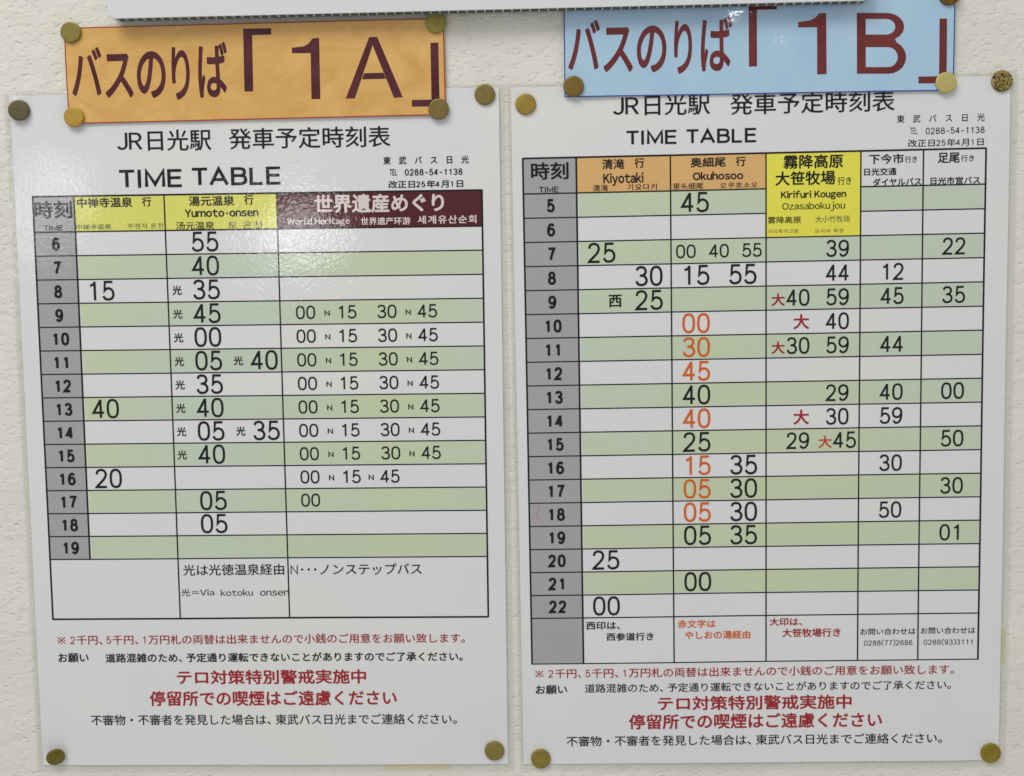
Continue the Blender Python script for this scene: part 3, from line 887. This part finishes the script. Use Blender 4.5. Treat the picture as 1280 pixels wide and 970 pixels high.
def compose(s, wgt):
    V_, F_ = [], []
    x = 0.0

    def put(v, f, dx, dy, dz):
        base = len(V_)
        for a_ in v:
            V_.append((a_[0] + dx, a_[1] + dy, (a_[2] if len(a_) > 2 else 0.0) + dz))
        F_.extend(tuple(base + i for i in g) for g in f)

    for ch in s:
        if ch == ' ':
            x += 0.33
        elif ch == '　':
            x += 1.0
        elif ch.isdigit() or ch in WIDE:
            w = WIDE.get(ch, 0.43)
            v, f = stroke_glyph(ch, w, 0.74, PEN[wgt])
            put(v, f, x, 0, 0)
            x += w + (0.0 if ch == 'T' else 0.075 if ch in WIDE else 0.09)
        else:
            v, f, adv = GLYPH[ch]
            b_ = BOLD[wgt]
            if wgt == 1:
                offs = [(0, 0), (b_, b_ * .6)]
            elif b_ and wgt == 2:
                offs = [(0, 0), (b_, 0), (b_ / 2, b_ * .8)]
            elif b_:
                offs = [(b_ / 2 * math.cos(k * math.pi / 4), b_ / 2 * math.sin(k * math.pi / 4)) for k in range(8)]
            else:
                offs = [(0, 0)]
            for k, (dx, dy) in enumerate(offs):
                put(v, f, x + dx, dy, 0.006 * k)
            x += adv
    return V_, F_


def fit(V_, cx, cy, w, h):
    x0, x1 = min(v[0] for v in V_), max(v[0] for v in V_)
    y0, y1 = min(v[1] for v in V_), max(v[1] for v in V_)
    sx, sy = w / (x1 - x0), h / (y1 - y0)
    return [(cx + (v[0] - (x0 + x1) / 2) * sx, cy + (v[1] - (y0 + y1) / 2) * sy, v[2]) for v in V_]


# ------------------------------------------------------------------ the wall
bm_v, bm_f = [(-900 / 1000, -WALL_Z / 1000, HEIGHT - 1.1), (1.5, -WALL_Z / 1000, HEIGHT - 1.1), (1.5, -WALL_Z / 1000, HEIGHT + 0.8), (-0.9, -WALL_Z / 1000, HEIGHT + 0.8)], [(0, 1, 2, 3)]
back = [(x, 0.12, z) for x, _, z in bm_v]
bm_v += back
bm_f += [(7, 6, 5, 4), (0, 4, 5, 1), (1, 5, 6, 2), (2, 6, 7, 3), (3, 7, 4, 0)]
wall = link('wall', bm_v, bm_f, MATS['painted_plaster'])
tag(wall, 'cream painted plaster wall with a pitted, rough surface behind the sheets', kind='structure')

# ------------------------------------------------------------------ the two timetables
PW, PH = 297.0, 420.0
SPEC = {
    'A': dict(x=[11.05, 36.44, 92.03, 161.0, 285.94], top=-60.91, bot=-324.73, r0=-82.48, dr=14.565, first=6, last=19, green=lambda r: r % 2 == 1,
              head=['gray_print', 'yellow_print', 'yellow_print', 'maroon_print']),
    'B': dict(x=[6.5, 38.68, 95.23, 152.41, 208.99, 246.14, 283.12], top=-42.36, bot=-355.08, r0=-63.56, dr=14.570, first=5, last=22,
              green=lambda r: r % 2 == 1, head=['gray_print', 'peach_print', 'peach_print', 'yellow_bright', None, None]),
}
UP_CELL, UP_GRID, UP_TEXT = 0.05, 0.10, 0.16
MARGIN = {'A': (4.0, 3.5, 2.2, 4.2), 'B': (2.6, 4.5, 2.4, 4.2)}   # clear film left, right, top, bottom
ROOTS, TABLES, HEADS = {}, {}, {}
for key, name, label in (('A', 'bus_timetable', 'white laminated bus timetable under the orange sign, with maroon heading cell at right'),
                         ('B', 'bus_timetable', 'white laminated bus timetable under the blue sign, with orange times in a column')):
    root = tag(empty(name, key), label, 'timetable', 'bus timetables pinned to the wall')
    ROOTS[key] = root
    ml, mr, mt, mb = MARGIN[key]
    slab(key, 'laminate_film', -ml, PW + mr, -PH - mb, mt, -0.16, 0.12, MATS['clear_film'], root)
    slab(key, 'paper_sheet', 0, PW, -PH, 0, 0.0, 0.12, MATS['paper'], root)
    S = SPEC[key]
    xs, n = S['x'], S['last'] - S['first'] + 1
    rows = [S['r0'] - k * S['dr'] for k in range(n + 1)]
    # printed rules
    GV, GF = [], []

    def rule(x0, x1, y0, y1, z=0.0):
        v, f = rect(x0, x1, y0, y1, z)
        base = len(GV)
        GV.extend(v)
        GF.extend(tuple(base + i for i in g) for g in f)

    thin, bold = 0.76, 1.1
    for y, t_ in [(S['top'], bold), (S['bot'], bold if key == 'A' else 0.7)] + [(y, thin + (0.1 if i == 0 else 0)) for i, y in enumerate(rows)]:
        if key == 'B' and y in rows[:2]:
            rule(xs[0], xs[3], y - t_ / 2, y + t_ / 2)
            rule(xs[4], xs[-1], y - t_ / 2, y + t_ / 2)
        else:
            rule(xs[0], xs[-1], y - t_ / 2, y + t_ / 2)
    for i, x in enumerate(xs):
        t_ = bold if i in (0, 1, len(xs) - 1) else 0.88
        yb = rows[-1] if (key == 'A' and i == 1) else S['bot']
        rule(x - t_ / 2, x + t_ / 2, yb - 0.3, S['top'] + 0.3, 0.015)
    table = bent(key, 'timetable_rules', GV, GF, MATS['ink'], root, UP_GRID)
    TABLES[key] = table

    def cell(name, x0, x1, y0, y1, m):
        v, f = rect(x0, x1, y0, y1)
        return bent(key, name, v, f, MATS[m], table, UP_CELL)

    for i, m in enumerate(S['head']):
        if m:
            yb = rows[2] if (key == 'B' and i == 3) else rows[0]
            cell('heading_cell', xs[i] + 0.2, xs[i + 1] - 0.2, yb + 0.15, S['top'] - 0.2, m)
    for k in range(n):
        r = S['first'] + k
        cell('hour_cell', xs[0] + 0.2, xs[1] - 0.2, rows[k + 1] + 0.1, rows[k] - 0.1, 'gray_print')
        if S['green'](r):
            for i in range(1, len(xs) - 1):
                if key == 'B' and i == 3 and r < 7:
                    continue
                cell('shaded_cell', xs[i] + (1.2 if i == 1 else 0.1), xs[i + 1] - (0.9 if i == len(xs) - 2 else 0.1), rows[k + 1] + 0.75, rows[k] - 0.25, 'green_print')
    if key == 'B':
        cell('hour_cell', xs[0] + 0.2, xs[1] - 0.2, S['bot'] + 0.2, rows[-1] - 0.1, 'gray_print')

# ------------------------------------------------------------------ the two stop signs
for key, m, edge, wd, ht, label in (('O', 'orange_sheet', 'border_red', 229.2, 57.0, 'orange bus stop sign lettered 1A in dark maroon, above the left timetable'),
                                    ('U', 'blue_sheet', 'border_blue', 231.0, 58.5, 'light blue bus stop sign lettered 1B in brick red, above the right timetable')):
    root = tag(empty('bus_stop_sign', key), label, 'sign', 'bus stop signs pinned above the timetables')
    ROOTS[key] = root
    slab(key, 'coloured_sheet', 0, wd, 0, ht, 0.0, 0.3, MATS[m], root, 2.5)
    GV, GF = [], []
    e = 0.65
    for x0, x1, y0, y1, z in ((0.05, wd - .05, 0.05, e, 0), (0.05, wd - .05, ht - e, ht - .05, 0), (0.05, e, 0.05, ht - .05, .01), (wd - e, wd - .05, 0.05, ht - .05, .01)):
        v, f = rect(x0, x1, y0, y1, z, 2.5)
        base = len(GV)
        GV += v
        GF += [tuple(base + i for i in g) for g in f]
    bent(key, 'printed_border', GV, GF, MATS[edge], root, 0.06)

# ------------------------------------------------------------------ lettering on the sheets
for key, cellref, name, s, cx, cy, w, h, ink, wgt in TEXTS:
    v, f = compose(s, wgt)
    v = fit(v, cx, cy, w, h)
    parent = TABLES[key] if cellref else ROOTS[key]
    bent(key, name, v, f, MATS[ink], parent, UP_TEXT if key in 'AB' else 0.10, cut=2.5 if key in 'OU' else 0)
for key, name, ink, polys in SHAPES:
    V_, F_ = [], []
    for q in polys:
        base = len(V_)
        V_ += [tuple(p_) for p_ in q]
        F_.append(tuple(range(base, base + len(q))))
    tris = []
    from mathutils.geometry import tessellate_polygon
    for g in F_:
        tris += [tuple(g[i] for i in t3) for t3 in tessellate_polygon([[Vector((V_[i][0], V_[i][1], 0)) for i in g]])]
    bent(key, name, V_, tris, MATS[ink], ROOTS[key], 0.10, cut=2.5)

SIZES = {'big': (8.95, 12.2, 7.7, 1.46), 'mid': (6.35, 8.3, 5.55, 1.04), 'med': (7.45, 10.3, 6.4, 1.26), 'hour': (5.9, 8.1, 5.0, 1.6)}
MARKS = {'mark': (5.9, 5.8), 'n': (3.3, 4.2), 'west': (8.0, 7.6), 'dai': (8.2, 7.6), 'daib': (9.6, 9.2)}
for key, s, cx, cy, kind, ink in NUMBERS:
    if kind in MARKS:
        v, f = compose(s, 2)
        w, h = MARKS[kind]
        if kind == 'n':
            v, f = stroke_glyph('N', w, h, 0.80)
        v = fit(v, cx, cy - (0.6 if kind == 'n' else 0), w, h)
        bent(key, 'route_mark', v, f, MATS[ink], TABLES[key], UP_TEXT)
        continue
    pitch, h, gw, sw = SIZES[kind]
    V_, F_ = [], []
    x = cx - pitch * len(s) / 2 + (pitch - gw) / 2
    for ch in s:
        v, f = stroke_glyph(ch, gw, h, sw, x, cy - h / 2 + (0.2 if kind == 'big' else 0))
        base = len(V_)
        V_ += v
        F_ += [tuple(base + i for i in g) for g in f]
        x += pitch
    bent(key, 'hour_number' if kind == 'hour' else 'departure_time', V_, F_, MATS[ink], TABLES[key], UP_TEXT)

v, f = ribbon([tuple(p_) for p_ in PEN_MARK], False, 0.5, 0.0)
o = bent('B', 'pen_mark', v, f, MATS['pink_pen'], ROOTS['B'], 0.22)
o['label'] = 'small pink pen tick beside the hour 18'

# ------------------------------------------------------------------ white corrugated board across the top
root = tag(empty('corrugated_board', 'W'), 'white corrugated plastic board with rounded corners above the orange and blue signs', 'board')
BW, BH, RAD = 449.6, 260.0, 5.2
outline = []
for cx, cy, a0 in ((RAD, RAD, 180), (BW - RAD, RAD, 270), (BW - RAD, BH - RAD, 0), (RAD, BH - RAD, 90)):
    for k in range(9):
        a_ = math.radians(a0 + 90 * k / 8)
        outline.append((cx + RAD * math.cos(a_), cy + RAD * math.sin(a_)))


def plate(name, z0, z1, mat='board'):
    n = len(outline)
    b_ = 0.22
    cxm, cym = BW / 2, BH / 2
    ins = [(x + (b_ if x < cxm else -b_), y + (b_ if y < cym else -b_)) for x, y in outline]
    v = [(x / 1000, -z0 / 1000, y / 1000) for x, y in outline] + [(x / 1000, -(z1 - b_) / 1000, y / 1000) for x, y in outline] + [(x / 1000, -z1 / 1000, y / 1000) for x, y in ins]
    f = [tuple(range(n - 1, -1, -1)), tuple(range(2 * n, 3 * n))]
    for l in (0, 1):
        for i in range(n):
            j = (i + 1) % n
            f.append((l * n + i, l * n + j, (l + 1) * n + j, (l + 1) * n + i))
    return link(name, v, f, MATS[mat], root)


plate('front_skin', 10.4, 11.0)
plate('back_skin', 2.6, 3.2, 'board_back_shade')
V_, F_ = [], []
k = 4.0
while k < BW - 3:
    x0, x1, y0, y1, z0, z1 = k, k + 0.7, 0.12, BH - 0.12, 3.22, 10.38
    base = len(V_)
    V_ += [(x / 1000, -z / 1000, y / 1000) for x in (x0, x1) for y in (y0, y1) for z in (z0, z1)]
    F_ += [tuple(base + i for i in g) for g in ((0, 1, 3, 2), (4, 6, 7, 5), (0, 4, 5, 1), (2, 3, 7, 6), (0, 2, 6, 4), (1, 5, 7, 3))]
    k += 5.35
tag(link('flute_ribs', V_, F_, MATS['board'], root), kind='stuff')

# ------------------------------------------------------------------ old tape on the wall
for q, label in zip(TAPE, ('yellowed strip of tape peeking out below the left timetable', 'short yellowed bit of tape at the right edge of the right timetable')):
    xs_ = [p_[0] for p_ in q]
    ys_ = [p_[1] for p_ in q]
    cx, cy = sum(xs_) / 4, sum(ys_) / 4
    hw, hh = (max(xs_) - min(xs_)) / 2, (max(ys_) - min(ys_)) / 2
    v = [(x / 1000, y_ / 1000, z / 1000) for y_ in (0.0, -0.15) for x, z in ((-hw, -hh), (hw, -hh), (hw * .97, hh), (-hw, hh * .96))]
    o = link('tape_strip', v, [(3, 2, 1, 0), (4, 5, 6, 7), (0, 1, 5, 4), (1, 2, 6, 5), (2, 3, 7, 6), (3, 0, 4, 7)], MATS['tape'])
    o.location = W(cx, cy, WALL_Z + 0.02)
    tag(o, label, 'tape', 'old tape on the wall')

# ------------------------------------------------------------------ thumbtacks
PROFILE = [(0.00, 1.00), (0.45, 0.985), (0.84, 0.97), (0.94, 0.93), (0.985, 0.80), (1.0, 0.60), (1.0, 0.12), (0.96, 0.0), (0.14, 0.0)]


def tack_mesh(dia, mat):
    thick, n = 1.7, 40
    verts, faces = [(0, -thick / 1000, 0)], []
    R_ = dia / 2
    prof = PROFILE[1:] + [(0.13, -1.2), (0.0, -2.6)]
    for r_, h in prof[:-1]:
        for k in range(n):
            a_ = 2 * math.pi * k / n
            verts.append((R_ * r_ * math.cos(a_) / 1000, -thick * h / 1000, R_ * r_ * math.sin(a_) / 1000))
    verts.append((0, thick * 1.5 / 1000, 0))
    for k in range(n):
        faces.append((0, 1 + k, 1 + (k + 1) % n))
    for l in range(len(prof) - 2):
        for k in range(n):
            a_, b_ = 1 + l * n + k, 1 + l * n + (k + 1) % n
            faces.append((a_, a_ + n, b_ + n, b_))
    last = 1 + (len(prof) - 2) * n
    for k in range(n):
        faces.append((last + k, len(verts) - 1, last + (k + 1) % n))
    me = bpy.data.meshes.new('thumbtack')
    me.from_pydata(verts, [], faces)
    me.materials.append(mat)
    me.polygons.foreach_set('use_smooth', [True] * len(me.polygons))
    return me


for i, (x, y, dia, tx, ty, c, c2, speck, key, label) in enumerate(TACKS):
    o = bpy.data.objects.new('thumbtack', tack_mesh(dia, brass('brass_%02d' % i, srgb(*c), srgb(*c2), speck, seed=i * 3.1)))
    COL.objects.link(o)
    o.location = W(x, y, sheet_z(key, x, y) + 0.28 + 0.5 * dia * math.sin(math.radians(abs(tx) + abs(ty))))
    o.rotation_euler = (math.radians(tx), 0, math.radians(ty))
    tag(o, label, 'thumbtack', 'brass thumbtacks holding the sheets')
